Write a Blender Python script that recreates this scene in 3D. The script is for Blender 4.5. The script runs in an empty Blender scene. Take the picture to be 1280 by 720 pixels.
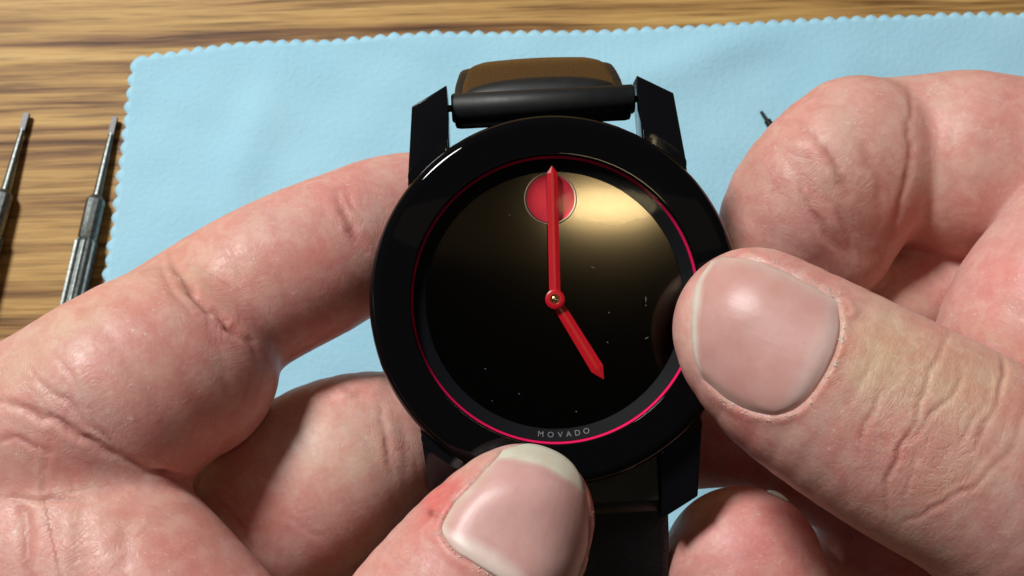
import bpy, bmesh, math, random
import numpy as np
from mathutils import Vector, Matrix
random.seed(7); np.random.seed(7)
R = math.radians
SC = bpy.context.scene
COL = SC.collection
MM = 0.001

# ------------------------------------------------------------------ camera
F = 1667.0                      # focal length in picture pixels of a 1280 wide frame
TILT = R(12.0)                  # camera looks down at the table, leaning 12 degrees
TD = 275.0                      # mm from the lens to the table along the view axis
cam_loc = Vector((0, -TD*math.sin(TILT), TD*math.cos(TILT)))*MM
cd = bpy.data.cameras.new("camera"); cam = bpy.data.objects.new("camera", cd); COL.objects.link(cam)
cam.location = cam_loc; cam.rotation_euler = (TILT, 0, 0)
cd.sensor_width = 36; cd.lens = 36*F/1280.0
cd.clip_start = 0.01; cd.clip_end = 50
cd.dof.use_dof = True; cd.dof.focus_distance = 0.156; cd.dof.aperture_fstop = 85
SC.camera = cam
VM = Matrix.Translation(cam_loc) @ Matrix.Rotation(TILT, 4, 'X')   # lens frame -> world

# ------------------------------------------------------------------ light
w = bpy.data.worlds.new("World"); SC.world = w; w.use_nodes = True
bg = w.node_tree.nodes["Background"]
bg.inputs[0].default_value = (0.80, 0.86, 1.0, 1); bg.inputs[1].default_value = 0.032

def area(name, direction, dist, size, power, col, target=(0, 0, -165)):
    ld = bpy.data.lights.new(name, 'AREA'); ld.shape = 'ELLIPSE' if isinstance(size, tuple) else 'DISK'; ld.energy = power; ld.color = col
    if isinstance(size, tuple): ld.size, ld.size_y = size
    else: ld.size = size
    o = bpy.data.objects.new(name, ld); COL.objects.link(o)
    t = VM @ (Vector(target)*MM)
    d = (VM.to_3x3() @ Vector(direction)).normalized()
    o.location = t + d*dist
    x = (VM.to_3x3() @ Vector((1, 0, 0))); x = (x-d*x.dot(d)).normalized(); y = d.cross(x)
    o.rotation_euler = Matrix((x, y, d)).transposed().to_euler()
    return o
area("key_lamp", (-0.53, 0.78, 0.67), 0.75, 0.17, 6.7, (1.0, 0.975, 0.965))
area("ceiling_lamp", (0.093, 0.155, 1.0), 0.70, (0.066, 0.022), 0.18, (1.0, 0.80, 0.45), (12, 9.5, -160))
area("ceiling_glow", (0.060, 0.135, 1.0), 0.72, (0.24, 0.05), 0.005, (1.0, 0.74, 0.40), (8, 9.5, -160))
SC.view_settings.view_transform = 'Standard'; SC.view_settings.look = 'None'
SC.view_settings.exposure = 0.0; SC.view_settings.gamma = 1.0
SC.render.engine = 'CYCLES'
SC.cycles.max_bounces = 8; SC.cycles.transparent_max_bounces = 8
SC.cycles.caustics_reflective = False; SC.cycles.caustics_refractive = False
SC.cycles.use_denoising = True

# ------------------------------------------------------------------ helpers
def at(px, py, d):
    """point in the lens frame (mm) seen at a picture position and a depth"""
    return np.array([(px-640)/F*d, -(py-360)/F*d, -d])

cw = np.array(VM.to_3x3()); cl = np.array(cam_loc)/MM
def to_world(p):
    return (np.asarray(p) @ cw.T + cl)*MM
def on_table(px, py, h=0.0):
    """world point in mm at height h above the table seen at a picture position"""
    r = cw @ np.array([(px-640)/F, -(py-360)/F, -1.0])
    t = (h-cl[2])/r[2]
    return cl + r*t

def link(name, me, mat=None, parent=None):
    o = bpy.data.objects.new(name, me); COL.objects.link(o)
    if mat is not None: me.materials.append(mat)
    if parent is not None: o.parent = parent
    return o
def tag(o, label=None, cat=None, group=None, kind=None):
    if label: o['label'] = label
    if cat: o['category'] = cat
    if group: o['group'] = group
    if kind: o['kind'] = kind
    return o
def mesh_np(name, V, Q, smooth=True):
    me = bpy.data.meshes.new(name)
    V = np.asarray(V, dtype=np.float32); Q = np.asarray(Q, dtype=np.int32)
    n = Q.shape[1]
    me.vertices.add(len(V)); me.vertices.foreach_set('co', V.ravel())
    me.loops.add(Q.size); me.loops.foreach_set('vertex_index', Q.ravel())
    me.polygons.add(len(Q)); me.polygons.foreach_set('loop_start', np.arange(0, Q.size, n, dtype=np.int32))
    me.polygons.foreach_set('use_smooth', np.full(len(Q), smooth))
    me.update(calc_edges=True); me.validate()
    return me
def from_bm(name, bm, smooth=True, scale=MM):
    me = bpy.data.meshes.new(name)
    bmesh.ops.recalc_face_normals(bm, faces=bm.faces)
    for v in bm.verts: v.co *= scale
    bm.to_mesh(me); bm.free()
    for p in me.polygons: p.use_smooth = smooth
    return me
def lathe(name, prof, mat, parent, seg=128, smooth_angle=40, closed=False):
    """prof: list of (r, z) in mm"""
    bm = bmesh.new(); rings = []
    for r, z in prof:
        if r < 1e-6: rings.append([bm.verts.new((0, 0, z))])
        else: rings.append([bm.verts.new((r*math.cos(2*math.pi*i/seg), r*math.sin(2*math.pi*i/seg), z)) for i in range(seg)])
    pairs = list(zip(rings[:-1], rings[1:]))
    if closed: pairs.append((rings[-1], rings[0]))
    for a, b in pairs:
        for i in range(seg):
            j = (i+1) % seg
            if len(a) == 1 and len(b) == 1: continue
            if len(a) == 1: bm.faces.new((a[0], b[i], b[j]))
            elif len(b) == 1: bm.faces.new((a[i], b[0], a[j]))
            else: bm.faces.new((a[i], b[i], b[j], a[j]))
    me = from_bm(name, bm)
    o = link(name, me, mat, parent)
    me.set_sharp_from_angle(angle=R(smooth_angle))
    return o
def prism(name, poly, z0, z1, mat, parent, bevel=0.0, seg=2):
    """poly: (x,y) list; z0/z1 numbers or lists per vertex (back/front)"""
    n = len(poly)
    z0 = [z0]*n if not hasattr(z0, '__len__') else z0
    z1 = [z1]*n if not hasattr(z1, '__len__') else z1
    bm = bmesh.new()
    a = [bm.verts.new((x, y, z)) for (x, y), z in zip(poly, z0)]
    b = [bm.verts.new((x, y, z)) for (x, y), z in zip(poly, z1)]
    bm.faces.new(a[::-1]); bm.faces.new(b)
    for i in range(n):
        bm.faces.new((a[i], a[(i+1) % n], b[(i+1) % n], b[i]))
    if bevel: bmesh.ops.bevel(bm, geom=bm.edges[:], offset=bevel, segments=seg, affect='EDGES', profile=0.6)
    me = from_bm(name, bm); o = link(name, me, mat, parent)
    me.set_sharp_from_angle(angle=R(14))
    return o

class NT:
    def __init__(s, name):
        s.m = bpy.data.materials.new(name); s.m.use_nodes = True
        s.t = s.m.node_tree; s.b = s.t.nodes["Principled BSDF"]; s.out = s.t.nodes["Material Output"]
    def n(s, typ, **kw):
        x = s.t.nodes.new(typ)
        for k, v in kw.items():
            if k.startswith('i_'): x.inputs[k[2:].replace('_', ' ')].default_value = v
            else: setattr(x, k, v)
        return x
    def l(s, a, b): s.t.links.new(a, b)
    def coord(s, scale=(1, 1, 1), rot=(0, 0, 0), out='Object'):
        c = s.n('ShaderNodeTexCoord'); mp = s.n('ShaderNodeMapping')
        mp.inputs['Scale'].default_value = scale; mp.inputs['Rotation'].default_value = rot
        s.l(c.outputs[out], mp.inputs['Vector']); return mp.outputs['Vector']
    def noise(s, vec, scale, detail=4, rough=0.5, dist=0.0):
        x = s.n('ShaderNodeTexNoise'); x.inputs['Scale'].default_value = scale; x.inputs['Detail'].default_value = detail
        x.inputs['Roughness'].default_value = rough; x.inputs['Distortion'].default_value = dist
        if vec is not None: s.l(vec, x.inputs['Vector'])
        return x
    def ramp(s, fac, stops, interp='LINEAR'):
        x = s.n('ShaderNodeValToRGB'); cr = x.color_ramp; cr.interpolation = interp
        while len(cr.elements) < len(stops): cr.elements.new(0.5)
        for e, (p, c) in zip(cr.elements, stops):
            e.position = p; e.color = c if len(c) == 4 else (*c, 1)
        s.l(fac, x.inputs['Fac']); return x
    def mix(s, fac, a, b, typ='MIX'):
        x = s.n('ShaderNodeMix', data_type='RGBA', blend_type=typ)
        for sock, v in ((x.inputs[0], fac), (x.inputs[6], a), (x.inputs[7], b)):
            if hasattr(v, 'is_linked'): s.l(v, sock)
            else: sock.default_value = v if not isinstance(v, tuple) or len(v) == 4 else (*v, 1)
        return x.outputs[2]
    def math(s, op, a, b=0.0, clamp=False):
        x = s.n('ShaderNodeMath', operation=op, use_clamp=clamp)
        for sock, v in ((x.inputs[0], a), (x.inputs[1], b)):
            if hasattr(v, 'is_linked'): s.l(v, sock)
            else: sock.default_value = v
        return x.outputs[0]
    def bump(s, h, strength, dist, prev=None):
        x = s.n('ShaderNodeBump'); x.inputs['Strength'].default_value = strength; x.inputs['Distance'].default_value = dist
        s.l(h, x.inputs['Height'])
        if prev is not None: s.l(prev, x.inputs['Normal'])
        return x.outputs['Normal']
    def set(s, **kw):
        for k, v in kw.items():
            s.b.inputs[k.replace('_', ' ')].default_value = v
        return s
def g3(v): return (v, v, v, 1)
def simple(name, col, rough=0.5, metal=0.0, spec=0.5, coat=0.0):
    k = NT(name); k.set(Base_Color=(*col, 1), Roughness=rough, Metallic=metal, Specular_IOR_Level=spec, Coat_Weight=coat)
    return k

# ------------------------------------------------------------------ materials
def m_table():
    k = NT('oak_laminate')
    v = k.coord((1, 1, 1), (0, 0, R(-1.5)))
    st = k.n('ShaderNodeMapping'); st.inputs['Scale'].default_value = (10, 330, 1); k.l(v, st.inputs['Vector'])
    warp = k.noise(k.coord((14, 40, 1)), 1.0, 3, 0.5)
    add = k.n('ShaderNodeVectorMath', operation='MULTIPLY_ADD')
    k.l(warp.outputs['Color'], add.inputs[0]); add.inputs[1].default_value = (0.0, 1.5, 0); k.l(st.outputs[0], add.inputs[2])
    a = k.noise(add.outputs[0], 1.0, 6, 0.62, 0.4)
    st2 = k.n('ShaderNodeMapping'); st2.inputs['Scale'].default_value = (42, 1400, 1); k.l(v, st2.inputs['Vector'])
    fine = k.noise(st2.outputs[0], 1.0, 3, 0.6)
    big = k.noise(k.coord((10, 48, 1)), 1.0, 2, 0.5)
    f = k.math('ADD', k.math('MULTIPLY', a.outputs[0], 0.95), k.math('MULTIPLY', big.outputs[0], 0.30))
    f = k.math('SUBTRACT', f, 0.13)
    c = k.ramp(f, [(0.33, (0.12, 0.050, 0.016)), (0.41, (0.25, 0.125, 0.040)), (0.48, (0.42, 0.240, 0.078)), (0.60, (0.60, 0.375, 0.122)), (0.74, (0.70, 0.49, 0.20))])
    pore = k.ramp(fine.outputs[0], [(0.33, g3(0.45)), (0.47, g3(1.0))])
    c2 = k.mix(0.85, c.outputs[0], pore.outputs[0], 'MULTIPLY')
    st3 = k.n('ShaderNodeMapping'); st3.inputs['Scale'].default_value = (30, 900, 1); k.l(v, st3.inputs['Vector'])
    mid = k.noise(st3.outputs[0], 1.0, 4, 0.7)
    c2 = k.mix(0.40, c2, k.ramp(mid.outputs[0], [(0.36, (0.42, 0.30, 0.20)), (0.50, (1, 1, 1))]).outputs[0], 'MULTIPLY')
    k.l(c2, k.b.inputs['Base Color'])
    k.set(Roughness=0.5, Specular_IOR_Level=0.2)
    k.l(k.bump(fine.outputs[0], 0.25, 0.0003), k.b.inputs['Normal'])
    return k.m
def m_cloth():
    k = NT('blue_microfibre')
    v = k.coord()
    n1 = k.noise(v, 22, 4, 0.6); n2 = k.noise(v, 900, 4, 0.7)
    c = k.ramp(n1.outputs[0], [(0.3, (0.35, 0.68, 0.84)), (0.7, (0.43, 0.76, 0.90))])
    c2 = k.mix(k.math('MULTIPLY', n2.outputs[0], 0.30), c.outputs[0], (0.50, 0.80, 0.90))
    k.l(c2, k.b.inputs['Base Color'])
    k.set(Roughness=0.95, Specular_IOR_Level=0.15, Sheen_Weight=0.3)
    k.l(k.bump(n2.outputs[0], 0.5, 0.0004), k.b.inputs['Normal'])
    return k.m
def m_skin():
    k = NT('skin')
    att = k.n('ShaderNodeAttribute', attribute_name='tone')          # rgb skin tone per vertex, with crease shade painted in
    ax = k.n('ShaderNodeAttribute', attribute_name='along')          # finger coordinates in mm
    v = k.coord((1000, 1000, 1000))
    mot = k.noise(v, 0.33, 5, 0.62, 0.5)
    mot2 = k.noise(v, 1.5, 4, 0.6)
    c = k.mix(k.ramp(mot.outputs[0], [(0.40, g3(0)), (0.72, g3(0.36))]).outputs[0], att.outputs['Color'], (0.80, 0.36, 0.30, 1), 'MULTIPLY')
    c = k.mix(k.ramp(mot.outputs[0], [(0.26, g3(0.26)), (0.52, g3(0))]).outputs[0], c, (0.72, 0.55, 0.38, 1))
    c = k.mix(k.ramp(mot2.outputs[0], [(0.40, g3(0.0)), (0.75, g3(0.15))]).outputs[0], c, (0.62, 0.34, 0.27, 1), 'MULTIPLY')
    # dry scale: thin pale scratches in patches
    m2 = k.n('ShaderNodeMapping'); m2.inputs['Rotation'].default_value = (0.3, 0.2, R(38)); m2.inputs['Scale'].default_value = (0.45, 1.5, 0.9)
    dm = k.noise(v, 1.3, 2, 0.5)
    va = k.n('ShaderNodeVectorMath', operation='MULTIPLY_ADD'); k.l(dm.outputs['Color'], va.inputs[0]); va.inputs[1].default_value = (0.9, 0.9, 0.9); k.l(v, va.inputs[2])
    k.l(va.outputs[0], m2.inputs['Vector'])
    vor = k.n('ShaderNodeTexVoronoi', feature='DISTANCE_TO_EDGE'); vor.inputs['Scale'].default_value = 0.85; k.l(m2.outputs[0], vor.inputs['Vector'])
    line = k.ramp(vor.outputs['Distance'], [(0.0, g3(1)), (0.045, g3(0))])
    patch = k.ramp(k.noise(v, 0.28, 3, 0.6).outputs[0], [(0.46, g3(0)), (0.56, g3(1))])
    brk = k.ramp(k.noise(v, 1.9, 3, 0.6).outputs[0], [(0.50, g3(0)), (0.62, g3(1))])
    dry = k.math('MULTIPLY', k.math('MULTIPLY', line.outputs[0], patch.outputs[0]), brk.outputs[0])
    dryatt = k.n('ShaderNodeAttribute', attribute_name='dry')
    fl = k.ramp(k.noise(v, 2.6, 4, 0.75).outputs[0], [(0.60, g3(0)), (0.68, g3(1))])
    flk = k.math('MULTIPLY', fl.outputs[0], dryatt.outputs['Fac'])
    alld = k.math('MAXIMUM', dry, flk, True)
    c = k.mix(k.math('MULTIPLY', alld, 0.48), c, (0.86, 0.74, 0.64, 1))
    k.l(c, k.b.inputs['Base Color'])
    # relief
    m3 = k.n('ShaderNodeMapping'); m3.inputs['Scale'].default_value = (1.25, 0.22, 0.22); k.l(ax.outputs['Vector'], m3.inputs['Vector'])
    wr = k.noise(m3.outputs[0], 1.0, 5, 0.62, 0.3)
    wr2 = k.noise(v, 0.75, 4, 0.55)
    cel = k.n('ShaderNodeTexVoronoi', feature='F1'); cel.inputs['Scale'].default_value = 1.9; k.l(va.outputs[0], cel.inputs['Vector'])
    pore = k.noise(v, 5.5, 3, 0.6)
    kn = k.n('ShaderNodeAttribute', attribute_name='knuckle')
    m5 = k.n('ShaderNodeMapping'); m5.inputs['Scale'].default_value = (0.62, 0.20, 0.2); m5.inputs['Rotation'].default_value = (0, 0, -0.2); k.l(ax.outputs['Vector'], m5.inputs['Vector'])
    kr = k.noise(m5.outputs[0], 1.0, 4, 0.6, 1.2)
    rid = k.math('ABSOLUTE', k.math('SUBTRACT', kr.outputs[0], 0.5))
    lines = k.ramp(rid, [(0.0, g3(0)), (0.035, g3(0.8)), (0.10, g3(1))])
    m6 = k.n('ShaderNodeMapping'); m6.inputs['Scale'].default_value = (0.35, 0.75, 0.5); m6.inputs['Rotation'].default_value = (0, 0, 0.5); k.l(ax.outputs['Vector'], m6.inputs['Vector'])
    kr2 = k.noise(m6.outputs[0], 1.0, 3, 0.6, 1.0)
    rid2 = k.math('ABSOLUTE', k.math('SUBTRACT', kr2.outputs[0], 0.5))
    lines2 = k.ramp(rid2, [(0.0, g3(0.3)), (0.03, g3(0.9)), (0.08, g3(1))])
    both = k.math('MULTIPLY', lines.outputs[0], lines2.outputs[0])
    kh = k.math('ADD', k.math('MULTIPLY', k.math('SUBTRACT', both, 1.0), k.math('ADD', k.math('MULTIPLY', kn.outputs['Fac'], 0.85), 0.06)), 1.0)
    nn = k.bump(kh, 0.50, 0.00020)
    nn = k.bump(wr.outputs[0], 0.07, 0.00035, nn)
    nn = k.bump(wr2.outputs[0], 0.10, 0.0005, nn)
    nn = k.bump(cel.outputs['Distance'], 0.06, 0.00018, nn)
    m4 = k.n('ShaderNodeMapping'); m4.inputs['Scale'].default_value = (3.6, 0.8, 0.8); m4.inputs['Rotation'].default_value = (0, 0, 0.25); k.l(ax.outputs['Vector'], m4.inputs['Vector'])
    fine = k.noise(m4.outputs[0], 1.0, 4, 0.65, 0.6); nn = k.bump(fine.outputs[0], 0.13, 0.00014, nn)
    nn = k.bump(pore.outputs[0], 0.13, 0.00006, nn)
    nn = k.bump(alld, 0.35, 0.0001, nn)
    k.l(nn, k.b.inputs['Normal'])
    rr = k.ramp(wr2.outputs[0], [(0.3, g3(0.36)), (0.7, g3(0.52))]); k.l(rr.outputs[0], k.b.inputs['Roughness'])
    k.set(Specular_IOR_Level=0.36, Subsurface_Weight=0.75, Subsurface_Scale=0.0017, Subsurface_Radius=(1.0, 0.38, 0.22))
    return k.m
def m_nail():
    k = NT('nail')
    att = k.n('ShaderNodeAttribute', attribute_name='tone')
    v = k.coord((1000, 1000, 1000))
    n = k.noise(v, 0.35, 4, 0.55)
    c = k.mix(k.ramp(n.outputs[0], [(0.35, g3(0)), (0.7, g3(0.35))]).outputs[0], att.outputs['Color'], (0.78, 0.56, 0.52, 1), 'MULTIPLY')
    k.l(c, k.b.inputs['Base Color'])
    ax = k.n('ShaderNodeAttribute', attribute_name='along')
    m3 = k.n('ShaderNodeMapping'); m3.inputs['Scale'].default_value = (0.05, 1.6, 1); k.l(ax.outputs['Vector'], m3.inputs['Vector'])
    rg = k.noise(m3.outputs[0], 1.0, 3, 0.6)
    k.l(k.bump(n.outputs[0], 0.2, 0.0003, k.bump(rg.outputs[0], 0.18, 0.00010)), k.b.inputs['Normal'])
    k.set(Roughness=0.40, Specular_IOR_Level=0.42, Subsurface_Weight=0.35, Subsurface_Scale=0.0009, Subsurface_Radius=(1, 0.5, 0.35))
    return k.m
def m_leather(name, col, rough, sc=1.6):
    k = NT(name); v = k.coord((1000, 1000, 1000))
    n = k.noise(v, sc, 5, 0.65); vo = k.n('ShaderNodeTexVoronoi', feature='F1'); vo.inputs['Scale'].default_value = sc*1.2; k.l(v, vo.inputs['Vector'])
    c = k.mix(n.outputs[0], (*[x*0.6 for x in col], 1), (*[min(1, x*1.4) for x in col], 1)); k.l(c, k.b.inputs['Base Color'])
    k.l(k.bump(vo.outputs['Distance'], 0.4, 0.0002, k.bump(n.outputs[0], 0.3, 0.0002)), k.b.inputs['Normal'])
    k.set(Roughness=rough, Specular_IOR_Level=0.4)
    return k.m
def m_smudged(name, col, rough, metal=0.0):
    k = NT(name); v = k.coord((1000, 1000, 1000))
    n = k.noise(v, 0.5, 4, 0.6)
    rr = k.ramp(n.outputs[0], [(0.35, g3(rough)), (0.7, g3(rough+0.09))]); k.l(rr.outputs[0], k.b.inputs['Roughness'])
    k.set(Base_Color=(*col, 1), Metallic=metal, Specular_IOR_Level=0.5)
    return k.m
def m_steel():
    k = NT('brushed_steel'); v = k.coord((1000, 1000, 1000))
    n = k.noise(v, 1.2, 4, 0.6)
    c = k.ramp(n.outputs[0], [(0.3, (0.12, 0.135, 0.13)), (0.7, (0.28, 0.31, 0.29))]); k.l(c.outputs[0], k.b.inputs['Base Color'])
    k.set(Metallic=1.0, Roughness=0.45); return k.m
def m_crystal():
    m = bpy.data.materials.new('clear_crystal'); m.use_nodes = True; t = m.node_tree; t.nodes.clear()
    o = t.nodes.new('ShaderNodeOutputMaterial'); mx = t.nodes.new('ShaderNodeMixShader')
    tr = t.nodes.new('ShaderNodeBsdfTransparent'); gl = t.nodes.new('ShaderNodeBsdfGlossy'); fr = t.nodes.new('ShaderNodeFresnel')
    fr.inputs['IOR'].default_value = 1.10; gl.inputs['Roughness'].default_value = 0.03
    t.links.new(fr.outputs[0], mx.inputs[0]); t.links.new(tr.outputs[0], mx.inputs[1]); t.links.new(gl.outputs[0], mx.inputs[2])
    t.links.new(mx.outputs[0], o.inputs[0]); return m

M_TABLE, M_CLOTH, M_SKIN, M_NAIL, M_STEEL, M_CRYSTAL = m_table(), m_cloth(), m_skin(), m_nail(), m_steel(), m_crystal()
M_BLACK = simple('polished_black', (0.004, 0.004, 0.005), 0.09).m
M_CASE = simple('black_case', (0.004, 0.004, 0.005), 0.12).m
M_RUBBER = m_smudged('rubber_black', (0.006, 0.0075, 0.0075), 0.50)
M_BEZEL = simple('bezel_black', (0.003, 0.003, 0.0035), 0.02, 0.0, 0.2).m
M_DARKMETAL = simple('dark_steel', (0.06, 0.06, 0.06), 0.45, 1.0).m
M_GOLD = simple('gold_pin', (0.85, 0.62, 0.28), 0.2, 1.0).m
M_RIM = simple('dot_rim', (0.50, 0.40, 0.30), 0.3, 0.35).m
M_RED = simple('red_lacquer', (0.50, 0.006, 0.014), 0.32, 0.0, 0.5).m
M_REDRING = simple('red_ring', (0.88, 0.015, 0.12), 0.35, 0.0, 0.5).m
M_STRAP = m_leather('black_leather', (0.012, 0.012, 0.013), 0.42)
M_LINING = m_leather('brown_lining', (0.070, 0.036, 0.011), 0.34, 3.6)
M_FLAKE = simple('dry_skin_flakes', (0.66, 0.56, 0.48), 0.6).m
M_STITCH = simple('print_grey', (0.16, 0.165, 0.17), 0.5).m
M_RING = simple('chapter_ring_grey', (0.004, 0.005, 0.0065), 0.6, 0.0, 0.12).m
def m_dial():
    k = NT('dial_black'); v = k.coord((1000, 1000, 1000))
    k.set(Base_Color=(0.036, 0.031, 0.024, 1), Metallic=1.0, Roughness=0.088)
    return k.m
M_DIAL = m_dial()
def m_dot():
    k = NT('red_dot'); k.set(Base_Color=(0.72, 0.035, 0.065, 1), Metallic=0.55, Roughness=0.36); return k.m
M_DOT = m_dot()

# ------------------------------------------------------------------ table
bm = bmesh.new()
T = 900
vs = [bm.verts.new(c) for c in ((-T, -T, 0), (T, -T, 0), (T, T, 0), (-T, T, 0), (-T, -T, -25), (T, -T, -25), (T, T, -25), (-T, T, -25))]
for f in ((0, 1, 2, 3), (7, 6, 5, 4), (0, 4, 5, 1), (1, 5, 6, 2), (2, 6, 7, 3), (3, 7, 4, 0)): bm.faces.new([vs[i] for i in f])
tag(link('tabletop', from_bm('tabletop', bm, False), M_TABLE), kind='structure', label='oak wood tabletop with horizontal grain under the blue cloth')

# ------------------------------------------------------------------ cloth with pinked edges
def cloth():
    corner = on_table(170, 77)[:2]
    left = [on_table(x, y)[:2] for x, y in ((170, 77), (163, 130), (154, 210), (147, 270), (138, 330))]
    top = [on_table(x, y)[:2] for x, y in ((170, 77), (300, 59), (440, 55), (545, 47), (640, 47), (760, 44), (900, 37), (1090, 28), (1180, 25), (1290, 24))]
    W, H = 240, 215
    def edge(pts, L, extra):
        pts = [np.array(p) for p in pts]; d = (pts[-1]-pts[0])/np.linalg.norm(pts[-1]-pts[0])
        pts.append(pts[0]+d*L+extra)
        s = [0]
        for a, b in zip(pts[:-1], pts[1:]): s.append(s[-1]+np.linalg.norm(b-a))
        P = np.array(pts); return lambda t: np.array([np.interp(t*s[-1], s, P[:, 0]), np.interp(t*s[-1], s, P[:, 1])])
    eT = edge(top, W, np.array([0, -2])); eL = edge(left, H, np.array([0, 0]))
    right = eT(1)-corner; down = eL(1)-corner
    pitch = 3.0
    nu, nv = int(W/pitch)*4, int(H/pitch)*4
    ts, tv = np.arange(nu+1)/nu, np.arange(nv+1)/nv
    V = np.zeros((nv+1, nu+1, 3))
    rnd = np.random.rand(nu+nv+10)*0.3
    for j, b in enumerate(tv):
        L = eL(b)
        for i, a in enumerate(ts):
            p = eT(a)+(L-corner)
            V[j, i, :2] = p
    dn = down/np.linalg.norm(down); rt = right/np.linalg.norm(right)
    for i in range(nu+1):                       # teeth: every other rim vertex steps outwards
        amp = (0, 0.62, 0.85, 0.62)[i % 4]*(0.8+1.6*rnd[i//4])
        V[0, i, :2] -= dn*amp; V[nv, i, :2] += dn*amp
    for j in range(nv+1):
        amp = (0, 0.62, 0.85, 0.62)[j % 4]*(0.8+1.6*rnd[nu+j//4])
        V[j, 0, :2] -= rt*amp; V[j, nu, :2] += rt*amp
    X, Y = V[..., 0], V[..., 1]
    V[..., 2] = 1.5+0.35*np.sin(X*0.05+Y*0.021+1)+0.25*np.sin(Y*0.071-X*0.033)+0.12*np.sin(X*0.19+Y*0.13)+0.07*np.sin(X*0.31-Y*0.27+2)+0.05*np.sin(Y*0.52+X*0.1)
    # a few soft folds
    for (x0, y0, ang, wd, h) in ((40, 50, 0.35, 5, 0.8), (-30, 58, -0.5, 4, 0.5), (62, 30, 1.1, 6, 0.7), (-55, 30, 1.3, 5, 0.5)):
        dd = (X-x0)*math.sin(ang)-(Y-y0)*math.cos(ang); al = (X-x0)*math.cos(ang)+(Y-y0)*math.sin(ang)
        V[..., 2] += 1.4*h*np.exp(-(dd/wd)**2-(al/28)**2)
    idx = np.arange((nv+1)*(nu+1)).reshape(nv+1, nu+1)
    Q = np.stack([idx[:-1, :-1], idx[1:, :-1], idx[1:, 1:], idx[:-1, 1:]], -1).reshape(-1, 4)
    me = mesh_np('cleaning_cloth', V.reshape(-1, 3)*MM, Q)
    o = link('cleaning_cloth', me, M_CLOTH)
    s = o.modifiers.new('thickness', 'SOLIDIFY'); s.thickness = 0.45*MM; s.offset = -1
    tag(o, 'light blue microfibre cleaning cloth with zigzag cut edges lying on the wooden table', 'cloth')
cloth()

# ------------------------------------------------------------------ slim tools on the table
def tool(tip_px, mid_px, end_px, label):
    r = 2.25
    p0 = on_table(*tip_px, 1.2); p1 = on_table(*mid_px, r); p2 = on_table(*end_px, r)
    ax = (p0-p1); L1 = np.linalg.norm(ax)
    root = bpy.data.objects.new('precision_screwdriver', None); COL.objects.link(root)
    root.location = Vector(p1)*MM
    d = Vector(ax/L1)
    root.rotation_euler = d.to_track_quat('Z', 'Y').to_euler()
    tag(root, label, 'screwdriver', 'slim steel screwdrivers on the table')
    # local +Z runs to the tip
    sh = lathe('shaft', [(0, L1*0.80), (0.55, L1*0.80), (0.75, L1*0.5), (0.85, 3), (0.95, 0.2), (0.95, -1), (0, -1)], M_STEEL, root, 20)
    prism('blade', [(-0.56, -0.45), (0.56, -0.45), (0.56, 0.45), (-0.56, 0.45)], L1*0.78, L1, M_DARKMETAL, root)
    for v in root.children[-1].data.vertices:
        if v.co.z > L1*0.9*MM: v.co.x *= 0.45; v.co.y *= 0.2
    Lc = np.linalg.norm(on_table(*mid_px, r)-on_table(mid_px[0]-13, mid_px[1]+54, r))
    c = lathe('collar', [(0, 0.4), (1.1, 0.4), (1.9, -0.6), (2.0, -1.2), (2.0, -Lc+0.6), (1.8, -Lc), (0, -Lc)], M_STEEL, root, 12, 20)
    # fluted handle
    bm = bmesh.new(); rings = []; n = 48
    for z, k in ((-Lc+0.05, 0.86), (-Lc-0.6, 1.0), (-Lc-30, 1.02), (-Lc-31, 0.8), (-Lc-32, 0.8), (-Lc-33, 1.0), (-Lc-48, 1.0), (-Lc-49, 0.9)):
        rings.append([bm.verts.new((k*(2.22+(0.16 if i % 4 in (0, 1) else -0.14))*math.cos(2*math.pi*i/n), k*(2.22+(0.16 if i % 4 in (0, 1) else -0.14))*math.sin(2*math.pi*i/n), z)) for i in range(n)])
    for a, b in zip(rings[:-1], rings[1:]):
        for i in range(n): bm.faces.new((a[i], b[i], b[(i+1) % n], a[(i+1) % n]))
    bm.faces.new(rings[0]); bm.faces.new(rings[-1][::-1])
    link('handle', from_bm('handle', bm, False), M_STEEL, root)
    lathe('swivel_cap', [(0, -Lc-49.1), (2.6, -Lc-49.1), (2.9, -Lc-50), (2.9, -Lc-53), (2.3, -Lc-54), (0, -Lc-54)], M_STEEL, root, 32)
tool((144, 147), (121, 247), (92, 367), 'slim steel screwdriver beside the left edge of the blue cloth, handle passing under the finger')
tool((34, 142), (6, 240), (-28, 372), 'slim steel screwdriver farther from the cloth, cut off by the left picture border')

# small pin on the cloth, its end showing above the curled index finger
a, b = on_table(951, 139, 2.2), on_table(990, 196, 2.2)
d = Vector(b-a); L = d.length
pin = lathe('spring_bar', [(0, 0), (0.35, 0.1), (0.4, 2.2), (0.75, 2.4), (0.75, L-2.4), (0.4, L-2.2), (0.35, L-.1), (0, L)], M_DARKMETAL, None, 16)
pin.location = Vector(a)*MM; pin.rotation_euler = d.to_track_quat('Z', 'Y').to_euler()
tag(pin, 'tiny dark metal pin on the blue cloth, tip peeking out above the curled index finger', 'spring bar')

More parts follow.
